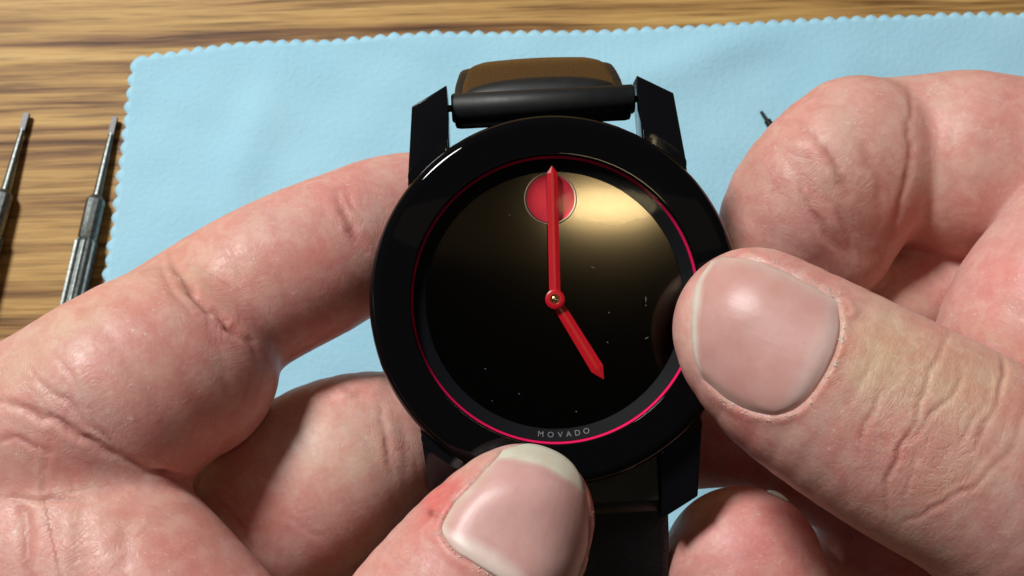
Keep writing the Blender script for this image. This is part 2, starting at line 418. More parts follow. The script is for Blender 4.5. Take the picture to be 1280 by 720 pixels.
# ------------------------------------------------------------------ watch
S = 160.0/F                      # mm per picture pixel at the dial
watch = bpy.data.objects.new('wristwatch', None); COL.objects.link(watch)
WC = at(694, 374, 160.0)
tiltm = Matrix.Rotation(R(-2.6), 4, 'X') @ Matrix.Rotation(R(0.6), 4, 'Y')
watch.matrix_world = VM @ Matrix.Translation(Vector(WC)*MM) @ tiltm @ Matrix.Rotation(R(3.1), 4, 'Z')
tag(watch, 'black round wristwatch with red hands and red dot held between two hands', 'wristwatch')
RC = 22.2
lathe('case', [(0, -9.6), (15, -9.6), (17.5, -9.2), (19.5, -8.0), (20.6, -6.4), (21.5, -4.2), (22.0, -2.6), (22.05, -2.0), (21.7, -1.6), (21.2, -1.7), (19.0, -2.2), (0, -2.2)], M_CASE, watch, 192, 50)
lathe('bezel', [(17.36, -1.5), (17.37, 0.30), (17.39, 0.40), (17.44, 0.44), (17.5, 0.45), (17.6, 0.45), (20.9, 0.45), (21.0, 0.45), (21.25, 0.42), (21.6, 0.28), (21.95, 0.0), (22.2, -0.35), (22.36, -0.8), (22.28, -1.35), (21.6, -1.62), (17.35, -1.65)], M_BEZEL, watch, 192, 60, closed=True)
lathe('dial', [(0, -1.75), (15.7, -1.75), (15.7, -2.0), (0, -2.0)], M_DIAL, watch, 160)
ring = lathe('chapter_ring', [(15.58, -1.72), (15.62, -1.50), (17.04, -0.92), (17.04, -1.95), (15.58, -1.95)], M_RING, watch, 192, closed=True)
lathe('red_ring', [(17.10, -1.00), (17.16, -0.90), (17.33, -0.30), (17.35, -1.0), (17.10, -1.1)], M_REDRING, watch, 192, closed=True)
lathe('crystal', [(0, 0.40), (17.36, 0.40)], M_CRYSTAL, watch, 128)
dx, dy = 0.2, 12.3
dot = lathe('dot', [(0, -1.70), (1.2, -1.68), (2.2, -1.60), (2.75, -1.52), (2.92, -1.47), (2.92, -1.9), (0, -1.9)], M_DOT, watch, 64)
rim = lathe('dot_rim', [(3.06, -1.74), (3.08, -1.60), (3.14, -1.54), (3.20, -1.60), (3.22, -1.74)], M_RIM, watch, 64)
groove = lathe('dot_groove', [(2.90, -1.72), (3.10, -1.72)], M_BLACK, watch, 64)
for o in (dot, rim, groove): o.location = (dx*MM, dy*MM, 0.0)
def hand(name, L, w0, w1, tipl, z, ang, tail):
    bm = bmesh.new()
    secs = [(tail, w0*0.9), (0.6, w0), (L-tipl, w1)]
    prev = None
    for y, ww in secs:
        cur = [bm.verts.new(c) for c in ((-ww/2, y, z), (-ww/2, y, z+0.10), (-ww*0.12, y, z+0.24), (ww*0.12, y, z+0.24), (ww/2, y, z+0.10), (ww/2, y, z))]
        if prev:
            for i in range(6): bm.faces.new((prev[i], prev[(i+1) % 6], cur[(i+1) % 6], cur[i]))
        else: bm.faces.new(cur)
        prev = cur
    t0 = bm.verts.new((0, L, z)); t1 = bm.verts.new((0, L, z+0.12))
    for i in range(5): bm.faces.new((prev[i], prev[i+1], t1))
    bm.faces.new((prev[5], prev[0], t0)); bm.faces.new((prev[5], t0, t1)); bm.faces.new((prev[0], t1, t0))
    o = link(name, from_bm(name, bm, False), M_RED, watch); o.rotation_euler = (0, 0, ang); return o
cx = (1*S, 2*S)
hh = hand('hour_hand', 11.3, 1.35, 1.62, 1.5, -1.20, -R(148.5+3.1), 0.0)
mh = hand('minute_hand', 16.2, 1.36, 1.30, 0.9, -0.75, R(-1.9), 0.0)
hub = lathe('hand_hub', [(0.55, -1.3), (0.55, -0.34), (0.62, -0.28), (1.02, -0.28), (1.18, -0.38), (1.18, -1.35)], M_RED, watch, 48)
pinc = lathe('centre_pin', [(0, -0.26), (0.25, -0.28), (0.38, -0.36), (0.40, -0.5), (0.53, -0.52), (0.53, -1.5)], M_GOLD, watch, 32)
post = lathe('hand_post', [(0.55, -1.75), (0.55, -1.2)], M_GOLD, watch, 24)
# MOVADO lettering round the ring, a letter each
word = "MOVADO"
adv = [0, 1.20, 1.16, 1.02, 1.06, 1.10]
tot = sum(adv); pos = -tot/2; rr = 16.30
base_ang = R(-90+0.6)
for ch, ad in zip(word, adv):
    pos += ad
    a = base_ang + pos/rr
    fc = bpy.data.curves.new('letter', 'FONT'); fc.body = ch; fc.size = 0.98*MM; fc.align_x = 'CENTER'; fc.align_y = 'CENTER'; fc.extrude = 0.01*MM
    tmp = bpy.data.objects.new('tmp', fc); COL.objects.link(tmp)
    me = bpy.data.meshes.new_from_object(tmp); me.name = 'letter'; bpy.data.objects.remove(tmp); bpy.data.curves.remove(fc)
    me.materials.clear(); o = link('letter', me, M_STITCH, ring)
    z = np.interp(rr, [15.62, 17.04], [-1.50, -0.92])
    slope = math.atan2(0.58, 1.42)
    o.matrix_local = Matrix.Rotation(a+R(90), 4, 'Z') @ Matrix.Translation(Vector((0, -rr, z+0.035))*MM) @ Matrix.Rotation(-slope, 4, 'X')
# dust on the crystal
bm = bmesh.new()
specks = [(807, 370, 807, 380), (806, 381, 808, 383), (805, 424, 811, 421), (760, 390, 762, 392), (758, 427, 760, 429), (738, 333, 744, 336), (606, 460, 608, 462), (648, 491, 650, 493), (719, 513, 721, 515), (615, 500, 616, 501), (636, 268, 638, 270)]
for x0, y0, x1, y1 in specks:
    c = Vector(((x0+x1)/2-694, 374-(y0+y1)/2, 0))*S; ln = max(0.13, math.hypot(x1-x0, y1-y0)*S); ang = math.atan2(-(y1-y0), x1-x0)
    m = Matrix.Translation(Matrix.Rotation(-R(3.1), 3, 'Z') @ c + Vector((0, 0, 0.45))) @ Matrix.Rotation(ang-R(3.1), 4, 'Z') @ Matrix.Diagonal((ln/2, 0.055, 0.03, 1))
    bmesh.ops.create_icosphere(bm, subdivisions=1, radius=1.0, matrix=m)
tag(link('dust', from_bm('dust', bm), simple('dust_grey', (0.16, 0.17, 0.18), 0.8).m, watch), kind='stuff')

def lug(sx, sy):
    n = 9
    # outline in mm, (x,y) with arc following the case
    poly = [(11.75, 19.2), (11.75, 27.3), (16.2, 24.8), (16.95, 16.3), (17.2, 13.0), (14.0, 15.5)]
    z1 = [-2.1, -3.6, -3.4, -1.9, -1.8, -1.8]
    z0 = [-7.6, -9.6, -9.4, -7.8, -7.6, -7.6]
    if sy < 0: z1 = [-2.1, -3.6, -3.4, -1.9, -1.8, -1.8]
    P = [(x*sx, y*sy) for x, y in poly]
    if sx*sy < 0: P, z1, z0 = P[::-1], z1[::-1], z0[::-1]
    o = prism('lug', P, z0, z1, M_CASE, watch, 0.22, 2)
    n = 10; a0 = math.acos(11.95/22.2); a1 = math.acos(17.0/22.6)
    A = [a0+(a1-a0)*i/n for i in range(n+1)]
    Pi = [(22.25*math.cos(a), 22.25*math.sin(a)) for a in A]; Po = [(min(23.6*math.cos(a)+0.0, 17.0) if i else 11.95, 23.6*math.sin(a)+(0.35 if i == 0 else 0)) for i, a in enumerate(A)]
    PP = [(x*sx, y*sy) for x, y in Pi+Po[::-1]]
    if sx*sy > 0: PP = PP[::-1]
    prism('lug_shoulder', PP, -3.2, -1.45, M_BLACK, watch, 0.16, 3)
    return o
for sx in (-1, 1):
    for sy in (-1, 1): lug(sx, sy)
# shoulder flange around the case giving the second highlight line
def crown():
    bm = bmesh.new(); n = 40; rings = []
    for x, r in ((22.0, 0.9), (22.6, 0.9), (22.6, 1.7), (22.8, 1.9), (24.3, 1.9), (24.6, 1.7), (24.6, 0)):
        if r == 0: rings.append([bm.verts.new((x, 0, -4.6))]); continue
        rings.append([bm.verts.new((x, (r+(0.08 if i % 2 else 0))*math.cos(2*math.pi*i/n), -4.6+(r+(0.08 if i % 2 else 0))*math.sin(2*math.pi*i/n))) for i in range(n)])
    for a, b in zip(rings[:-1], rings[1:]):
        for i in range(n):
            if len(b) == 1: bm.faces.new((a[i], b[0], a[(i+1) % n]))
            else: bm.faces.new((a[i], b[i], b[(i+1) % n], a[(i+1) % n]))
    link('crown', from_bm('crown', bm, False), M_CASE, watch)
crown()

def tubex(name, x0, x1, y, z, r, mat, parent, seg=40, cap=0.25):
    bm = bmesh.new(); rings = []
    for x, k in ((x0, 0), (x0, r-cap), (x0+cap, r), (x1-cap, r), (x1, r-cap), (x1, 0)):
        if k == 0: rings.append([bm.verts.new((x, y, z))]); continue
        rings.append([bm.verts.new((x, y+k*math.cos(2*math.pi*i/seg), z+k*math.sin(2*math.pi*i/seg))) for i in range(seg)])
    for a, b in zip(rings[:-1], rings[1:]):
        for i in range(seg):
            j = (i+1) % seg
            if len(a) == 1: bm.faces.new((a[0], b[i], b[j]))
            elif len(b) == 1: bm.faces.new((a[i], b[0], a[j]))
            else: bm.faces.new((a[i], b[i], b[j], a[j]))
    o = link(name, from_bm(name, bm), mat, parent); o.data.set_sharp_from_angle(angle=R(50)); return o
def sweep_strap(name, path, hw, th, mat, parent, bulge=0.0, n=30, crease=None):
    """path: (y,z) centreline; hw: half width per station; slab of thickness th"""
    path = np.array(path, float)
    s = np.r_[0, np.cumsum(np.linalg.norm(np.diff(path, axis=0), axis=1))]
    tt = np.linspace(0, s[-1], 26)
    P = np.stack([np.interp(tt, s, path[:, 0]), np.interp(tt, s, path[:, 1])], 1)
    for _ in range(3): P[1:-1] = (P[:-2]+2*P[1:-1]+P[2:])/4
    HW = np.interp(tt, s, hw)
    Tn = np.gradient(P, axis=0); Tn /= np.linalg.norm(Tn, axis=1)[:, None]
    N = np.stack([-Tn[:, 1], Tn[:, 0]], 1)
    bm = bmesh.new(); rows = []
    xs = [-1, -0.985, -0.93, -0.7, -0.35, 0, 0.35, 0.7, 0.93, 0.985, 1]
    hs = [0.55, 0.9, 1, 1, 1, 1, 1, 1, 1, 0.9, 0.55]
    for i in range(len(P)):
        loop = []
        for x, h in zip(xs, hs): q = P[i]+N[i]*(th/2*h+bulge*(1-x*x)); loop.append(bm.verts.new((x*HW[i], q[0], q[1])))
        for x, h in zip(xs[::-1], hs[::-1]): q = P[i]-N[i]*(th/2*h-bulge*(1-x*x)); loop.append(bm.verts.new((x*HW[i], q[0], q[1])))
        rows.append(loop)
    m = len(rows[0])
    for a, b in zip(rows[:-1], rows[1:]):
        for i in range(m): bm.faces.new((a[i], a[(i+1) % m], b[(i+1) % m], b[i]))
    bm.faces.new(rows[0]); bm.faces.new(rows[-1][::-1])
    return link(name, from_bm(name, bm), mat, parent)
for sy in (1, -1):
    tubex('strap_tube', -11.35, 11.55, 24.8*sy, -6.2, 1.85, M_RUBBER, watch)
    for sx in (-1, 1):
        tubex('pin_end', 11.2 if sx > 0 else -12.0, 12.0 if sx > 0 else -11.2, 24.8*sy, -6.2, 0.45, M_DARKMETAL, watch, 16, 0.05)
def fold_roll():
    bm = bmesh.new(); n = 28; m = 22; rings = []
    for i in range(m+1):
        x = -10.0+20.0*i/m; e = 1-(abs(x)/10.0)**2.4; r = 0.9+1.9*max(e, 0)**0.6
        rings.append([bm.verts.new((x, 26.0+r*math.cos(2*math.pi*j/n), -9.2+r*0.9*math.sin(2*math.pi*j/n))) for j in range(n)])
    for a, b in zip(rings[:-1], rings[1:]):
        for j in range(n): bm.faces.new((a[j], b[j], b[(j+1) % n], a[(j+1) % n]))
    bm.faces.new(rings[0]); bm.faces.new(rings[-1][::-1])
    link('strap_fold', from_bm('strap_fold', bm), M_RUBBER, watch)
fold_roll()
A = [math.radians(-122+64*i/20) for i in range(21)]
pe = [(22.15*math.cos(a), 22.15*math.sin(a)) for a in A]+[(11.6, -25.2), (-11.6, -25.2)]
prism('strap_end', pe, -8.6, -4.2, M_RUBBER, watch, 0.2, 2)
# upper strap: leaves the tube backwards, then flares outwards showing its brown lining
up = [(23.2, -5.6), (24.4, -9.5), (26.2, -13.0), (28.9, -16.2), (31.4, -19.5), (32.6, -25.0), (32.3, -32.0), (30.5, -40.0)]
sweep_strap('strap', up, [11.0, 10.9, 11.2, 11.0, 10.4, 9.0, 8.5, 8.2], 2.3, M_STRAP, watch)
lin = [(y-0.75*0.9, z+1.0) for y, z in up[2:7]]
sweep_strap('strap_lining', [(26.5, -11.8), (29.2, -14.9), (32.0, -18.0), (33.7, -22.9), (33.9, -30)], [10.3, 9.9, 9.0, 6.8, 5.0], 0.9, M_LINING, watch, bulge=0.25)
dn = [(-22.4, -5.6), (-27, -7.6), (-33, -10.5), (-42, -15), (-52, -21), (-62, -30), (-68, -42)]
sweep_strap('strap', dn, [11.6, 12.9, 13.0, 12.9, 12.6, 12, 11.5], 2.6, M_STRAP, watch, bulge=0.4)

# ------------------------------------------------------------------ hands: implicit surface -> one continuous mesh each
class Chain:
    """a tapered limb through stations (px, py, depth, half width in px[, depth ratio])"""
    def __init__(s, st, k=1.0, ratio=0.88, step=2.0):
        P = []; Rr = []; Q = []
        for a in st:
            P.append(at(a[0], a[1], a[2])); Rr.append(a[3]*a[2]/F); Q.append(a[4] if len(a) > 4 else ratio)
        P = np.array(P); Rr = np.array(Rr); Q = np.array(Q)
        n = len(P); outP = []; outR = []; outQ = []
        if n == 1: outP, outR, outQ = P, Rr, Q
        else:
            E = np.vstack([2*P[0]-P[1], P, 2*P[-1]-P[-2]]); Er = np.r_[Rr[0], Rr, Rr[-1]]; Eq = np.r_[Q[0], Q, Q[-1]]
            for i in range(n-1):
                m = max(1, int(np.linalg.norm(P[i+1]-P[i])/step))
                for j in range(m + (1 if i == n-2 else 0)):
                    t = j/m
                    def cr(A): 
                        p0, p1, p2, p3 = A[i], A[i+1], A[i+2], A[i+3]
                        return 0.5*((2*p1)+(p2-p0)*t+(2*p0-5*p1+4*p2-p3)*t*t+(3*p1-p0-3*p2+p3)*t**3)
                    outP.append(cr(E)); outR.append(cr(Er)); outQ.append(Eq[i+1]*(1-t)+Eq[i+2]*t)
        s.P = np.array(outP, np.float32); s.R = np.array(outR, np.float32); s.Q = np.array(outQ, np.float32)
        s.k = k
        s.lo = (s.P-s.R[:, None]*1.05).min(0)-6; s.hi = (s.P+s.R[:, None]*1.05).max(0)+6
        if len(s.P) > 1: s.L = np.r_[0, np.cumsum(np.linalg.norm(np.diff(s.P, axis=0), axis=1))]
    def seg(s, i):
        a, b = s.P[i], s.P[i+1]; t = b-a; L = np.linalg.norm(t); t = t/L
        view = -(a/np.linalg.norm(a)); m = view - t*np.dot(view, t)
        ml = np.linalg.norm(m)
        m = m/ml if ml > 0.25 else np.array([0, 0, 0], np.float32)
        return a, t, L, m
    def d(s, X, full=False):
        out = np.full(len(X), 6.0, np.float32)
        if full: S_ = np.zeros(len(X), np.float32); A_ = np.zeros(len(X), np.float32)
        inb = np.all((X > s.lo) & (X < s.hi), axis=1)
        idx = np.nonzero(inb)[0]
        if len(idx) == 0: return (out, S_, A_) if full else out
        Y = X[idx]; best = np.full(len(Y), 6.0, np.float32)
        if full: bs = np.zeros(len(Y), np.float32); ba = np.zeros(len(Y), np.float32); bw = np.full(len(Y), 1e-9)
        if len(s.P) == 1:
            v = Y-s.P[0]; dd = np.linalg.norm(v/np.array([1, 1, s.Q[0]]), axis=1)-s.R[0]; best = np.minimum(best, dd*s.Q[0])
        Yall = Y; ball = best; G5 = 4 if not full else 10**6
        for i in range(len(s.P)-1):
            a, t, L, m = s.seg(i)
            if not full and i % G5 == 0:
                j = min(i+G5, len(s.P)-1); pp = s.P[i:j+1]; rm = s.R[i:j+1].max()*1.02+3.5
                sub = np.nonzero(np.all((Yall > pp.min(0)-rm) & (Yall < pp.max(0)+rm), axis=1))[0]
                Y = Yall[sub]; best = ball[sub]
            if len(Y) == 0: continue
            v = Y-a
            h = np.clip((v @ t)/L, 0, 1)
            r = s.R[i]+(s.R[i+1]-s.R[i])*h; q = s.Q[i]
            v -= (h*L)[:, None]*t
            if m.any():
                c = v @ m
                dd = np.sqrt(np.maximum((v*v).sum(1)+c*c*(1/q**2-1), 1e-8))-r
            else: dd = np.sqrt((v*v).sum(1))-r
            if full:
                nv = np.cross(t, m) if m.any() else np.array([0, 1, 0])
                ww_ = np.exp(-np.clip(dd, -1.5, 9)/0.8); bw += ww_
                bs += ww_*(s.L[i]+h*L); ba += ww_*(v @ nv)
            best = np.minimum(best, dd)
            if not full and (i % G5 == G5-1 or i == len(s.P)-2): ball[sub] = best
        if not full and len(s.P) > 1: best = ball
        out[idx] = best
        if full:
            S_[idx] = bs/bw; A_[idx] = ba/bw; return out, S_, A_
        return out

def smin(a, b, k):
    h = np.clip(0.5+0.5*(b-a)/k, 0, 1)
    return b+(a-b)*h-k*h*(1-h)
def field(chains, X):
    X = X.astype(np.float32)
    d = chains[0].d(X)
    for c in chains[1:]: d = smin(d, c.d(X), c.k)
    return d

VOX = 0.30
def axis_coords(lo, hi, flo, fhi, fine):
    """fine steps inside the frame, growing steps outside it"""
    xs = list(np.arange(flo, fhi+fine, fine)); st = fine; x = xs[-1]
    while x < hi: st = min(st*1.06, fine*6); x += st; xs.append(x)
    st = fine; x = flo; pre = []
    while x > lo: st = min(st*1.06, fine*6); x -= st; pre.append(x)
    return np.array(pre[::-1]+xs, np.float32)
def polygonise(chains, bx, fr, fine):
    ax = [axis_coords(bx[i][0], bx[i][1], fr[i][0], fr[i][1], fine) for i in range(3)]
    B = 8
    ax = [np.r_[a, a[-1]+np.arange(1, (-(len(a)-1)) % B+1)*(a[-1]-a[-2])].astype(np.float32) for a in ax]
    n = [len(a) for a in ax]
    G = np.full(n, 5.0, np.float32)
    def ev(I):
        X = np.stack([ax[0][I[:, 0]], ax[1][I[:, 1]], ax[2][I[:, 2]]], 1)
        return field(chains, X)
    # level 1: block centres
    nb = [(k-1)//B for k in n]
    bi = np.stack(np.meshgrid(*[np.arange(k) for k in nb], indexing='ij'), -1).reshape(-1, 3)*B
    dc = ev(bi+B//2)
    size = np.sqrt(sum((ax[j][bi[:, j]+B]-ax[j][bi[:, j]])**2 for j in range(3)))/2
    near = np.abs(dc) < size*1.35+0.3
    for b in (bi[~near & (dc < 0)]): G[b[0]:b[0]+B+1, b[1]:b[1]+B+1, b[2]:b[2]+B+1] = -5
    keep = bi[near]
    off2 = np.stack(np.meshgrid(*[np.arange(0, B, 4)]*3, indexing='ij'), -1).reshape(-1, 3)
    sb = (keep[:, None, :]+off2[None]).reshape(-1, 3)
    dc = ev(sb+2)
    size = np.sqrt(sum((ax[j][sb[:, j]+4]-ax[j][sb[:, j]])**2 for j in range(3)))/2
    near2 = np.abs(dc) < size*1.45+0.25
    o5 = np.stack(np.meshgrid(*[np.arange(5)]*3, indexing='ij'), -1).reshape(-1, 3)
    ins = sb[~near2 & (dc < 0)]
    if len(ins):
        I = (ins[:, None]+o5[None]).reshape(-1, 3); G[I[:, 0], I[:, 1], I[:, 2]] = -5
    act = np.zeros(n, bool)
    I = (sb[near2][:, None]+o5[None]).reshape(-1, 3); act[I[:, 0], I[:, 1], I[:, 2]] = True
    I = np.argwhere(act)
    for s0 in range(0, len(I), 1500000):
        J = I[s0:s0+1500000]; G[J[:, 0], J[:, 1], J[:, 2]] = ev(J)
    # surface nets
    neg = G < 0
    c = np.zeros([k-1 for k in n], np.int8)
    for i in (0, 1):
        for j in (0, 1):
            for k in (0, 1): c += neg[i:n[0]-1+i, j:n[1]-1+j, k:n[2]-1+k]
    cells = np.argwhere((c > 0) & (c < 8))
    vid = np.full(c.shape, -1, np.int32); vid[cells[:, 0], cells[:, 1], cells[:, 2]] = np.arange(len(cells))
    acc = np.zeros((len(cells), 3)); cnt = np.zeros(len(cells))
    cor = [(i, j, k) for i in (0, 1) for j in (0, 1) for k in (0, 1)]
    for p in cor:
        for dim in range(3):
            if p[dim]: continue
            q = list(p); q[dim] = 1
            A = cells+np.array(p); Bq = cells+np.array(q)
            ga = G[A[:, 0], A[:, 1], A[:, 2]]; gb = G[Bq[:, 0], Bq[:, 1], Bq[:, 2]]
            cr = (ga < 0) != (gb < 0)
            t = np.where(cr, ga/np.where(cr, ga-gb, 1), 0)
            pa = np.stack([ax[0][A[:, 0]], ax[1][A[:, 1]], ax[2][A[:, 2]]], 1); pb = np.stack([ax[0][Bq[:, 0]], ax[1][Bq[:, 1]], ax[2][Bq[:, 2]]], 1)
            acc[cr] += (pa+(pb-pa)*t[:, None])[cr]; cnt[cr] += 1
    V = acc/cnt[:, None]
    faces = []
    for dim in range(3):
        u, v = (dim+1) % 3, (dim+2) % 3
        sl0 = [slice(1, None)]*3; sl1 = [slice(1, None)]*3
        sl0[dim] = slice(0, n[dim]-1); sl1[dim] = slice(1, n[dim])
        sl0[u] = sl1[u] = slice(1, n[u]-1); sl0[v] = sl1[v] = slice(1, n[v]-1)
        a = neg[tuple(sl0)]; b = neg[tuple(sl1)]
        for flip, msk in ((False, a & ~b), (True, ~a & b)):
            E = np.argwhere(msk); E[:, u] += 1; E[:, v] += 1
            def cid(du, dv):
                C = E.copy(); C[:, u] += du; C[:, v] += dv
                return vid[C[:, 0], C[:, 1], C[:, 2]]
            q = np.stack([cid(-1, -1), cid(0, -1), cid(0, 0), cid(-1, 0)], 1)
            faces.append(q[:, ::-1] if flip else q)
    Q = np.concatenate(faces); Q = Q[(Q >= 0).all(1)]
    return V, Q
def vnormals(V, Q):
    n = np.cross(V[Q[:, 2]]-V[Q[:, 0]], V[Q[:, 3]]-V[Q[:, 1]])
    N = np.zeros_like(V)
    for i in range(4):
        for j in range(3): N[:, j] += np.bincount(Q[:, i], n[:, j], len(V))
    return N/np.maximum(np.linalg.norm(N, axis=1), 1e-9)[:, None]
def relax(V, Q, it=2, f=0.5):
    E = np.concatenate([Q[:, [0, 1]], Q[:, [1, 2]], Q[:, [2, 3]], Q[:, [3, 0]]])
    deg = np.bincount(E[:, 0], minlength=len(V))+np.bincount(E[:, 1], minlength=len(V))
    for _ in range(it):
        A = np.zeros_like(V)
        for j in range(3): A[:, j] = np.bincount(E[:, 0], V[E[:, 1], j], len(V))+np.bincount(E[:, 1], V[E[:, 0], j], len(V))
        V = V*(1-f)+f*A/np.maximum(deg, 1)[:, None]
    return V
def smooth_poly(pts, n=10):
    P = np.array(pts, float)
    if len(P) < 3:
        t = np.linspace(0, 1, n)[:, None]; return P[0]*(1-t)+P[1]*t
    E = np.vstack([2*P[0]-P[1], P, 2*P[-1]-P[-2]]); out = []
    for i in range(len(P)-1):
        for t in np.linspace(0, 1, n, endpoint=False):
            p0, p1, p2, p3 = E[i:i+4]; out.append(0.5*((2*p1)+(p2-p0)*t+(2*p0-5*p1+4*p2-p3)*t*t+(3*p1-p0-3*p2+p3)*t**3))
    out.append(P[-1]); return np.array(out)
def dist_poly(XY, pts, closed=False):
    """distance to a polyline and position 0..1 along it"""
    P = np.array(pts, float)
    if closed: P = np.vstack([P, P[:1]])
    best = np.full(len(XY), 1e9); par = np.zeros(len(XY)); n = len(P)-1
    for i in range(n):
        a, b = P[i], P[i+1]; ab = b-a; L2 = (ab**2).sum()
        if L2 == 0: continue
        h = np.clip(((XY-a) @ ab)/L2, 0, 1); dd = np.linalg.norm(XY-a-h[:, None]*ab, axis=1)
        u = dd < best; best[u] = dd[u]; par[u] = ((i+h)/n)[u]
    return best, par
def inside_poly(XY, pts):
    x, y = XY[:, 0], XY[:, 1]; ins = np.zeros(len(XY), bool); P = np.array(pts, float)
    for i in range(len(P)):
        x0, y0 = P[i]; x1, y1 = P[i-1]
        c = ((y0 > y) != (y1 > y)) & (x < (x1-x0)*(y-y0)/((y1-y0) if y1 != y0 else 1e-9)+x0); ins ^= c
    return ins
def project(V):
    return np.stack([640+V[:, 0]/(-V[:, 2])*F, 360-V[:, 1]/(-V[:, 2])*F], 1)
def front_mask(V, N, tol=2.5):
    """1 for skin that faces the lens and is the nearest layer there"""
    XY = project(V); view = -V/np.linalg.norm(V, axis=1)[:, None]
    fac = (N*view).sum(1)
    cell = 8; gx = np.clip(((XY[:, 0]+400)/cell).astype(int), 0, 320); gy = np.clip(((XY[:, 1]+400)/cell).astype(int), 0, 220)
    zb = np.full((321, 221), 1e9); np.minimum.at(zb, (gx, gy), -V[:, 2])
    m = (-V[:, 2] - zb[gx, gy]) < tol + 3.0*(1-np.clip(fac, 0, 1))
    return XY, np.clip(fac*3, 0, 1)*m
def vnoise(XY, scale, seed):
    r = np.random.RandomState(seed); n = r.rand(64, 64)
    x = XY[:, 0]/scale; y = XY[:, 1]/scale; xi = np.floor(x).astype(int); yi = np.floor(y).astype(int); fx = x-xi; fy = y-yi
    fx = fx*fx*(3-2*fx); fy = fy*fy*(3-2*fy)
    g = lambda a, b: n[a % 64, b % 64]
    return (g(xi, yi)*(1-fx)*(1-fy)+g(xi+1, yi)*fx*(1-fy)+g(xi, yi+1)*(1-fx)*fy+g(xi+1, yi+1)*fx*fy)*2-1

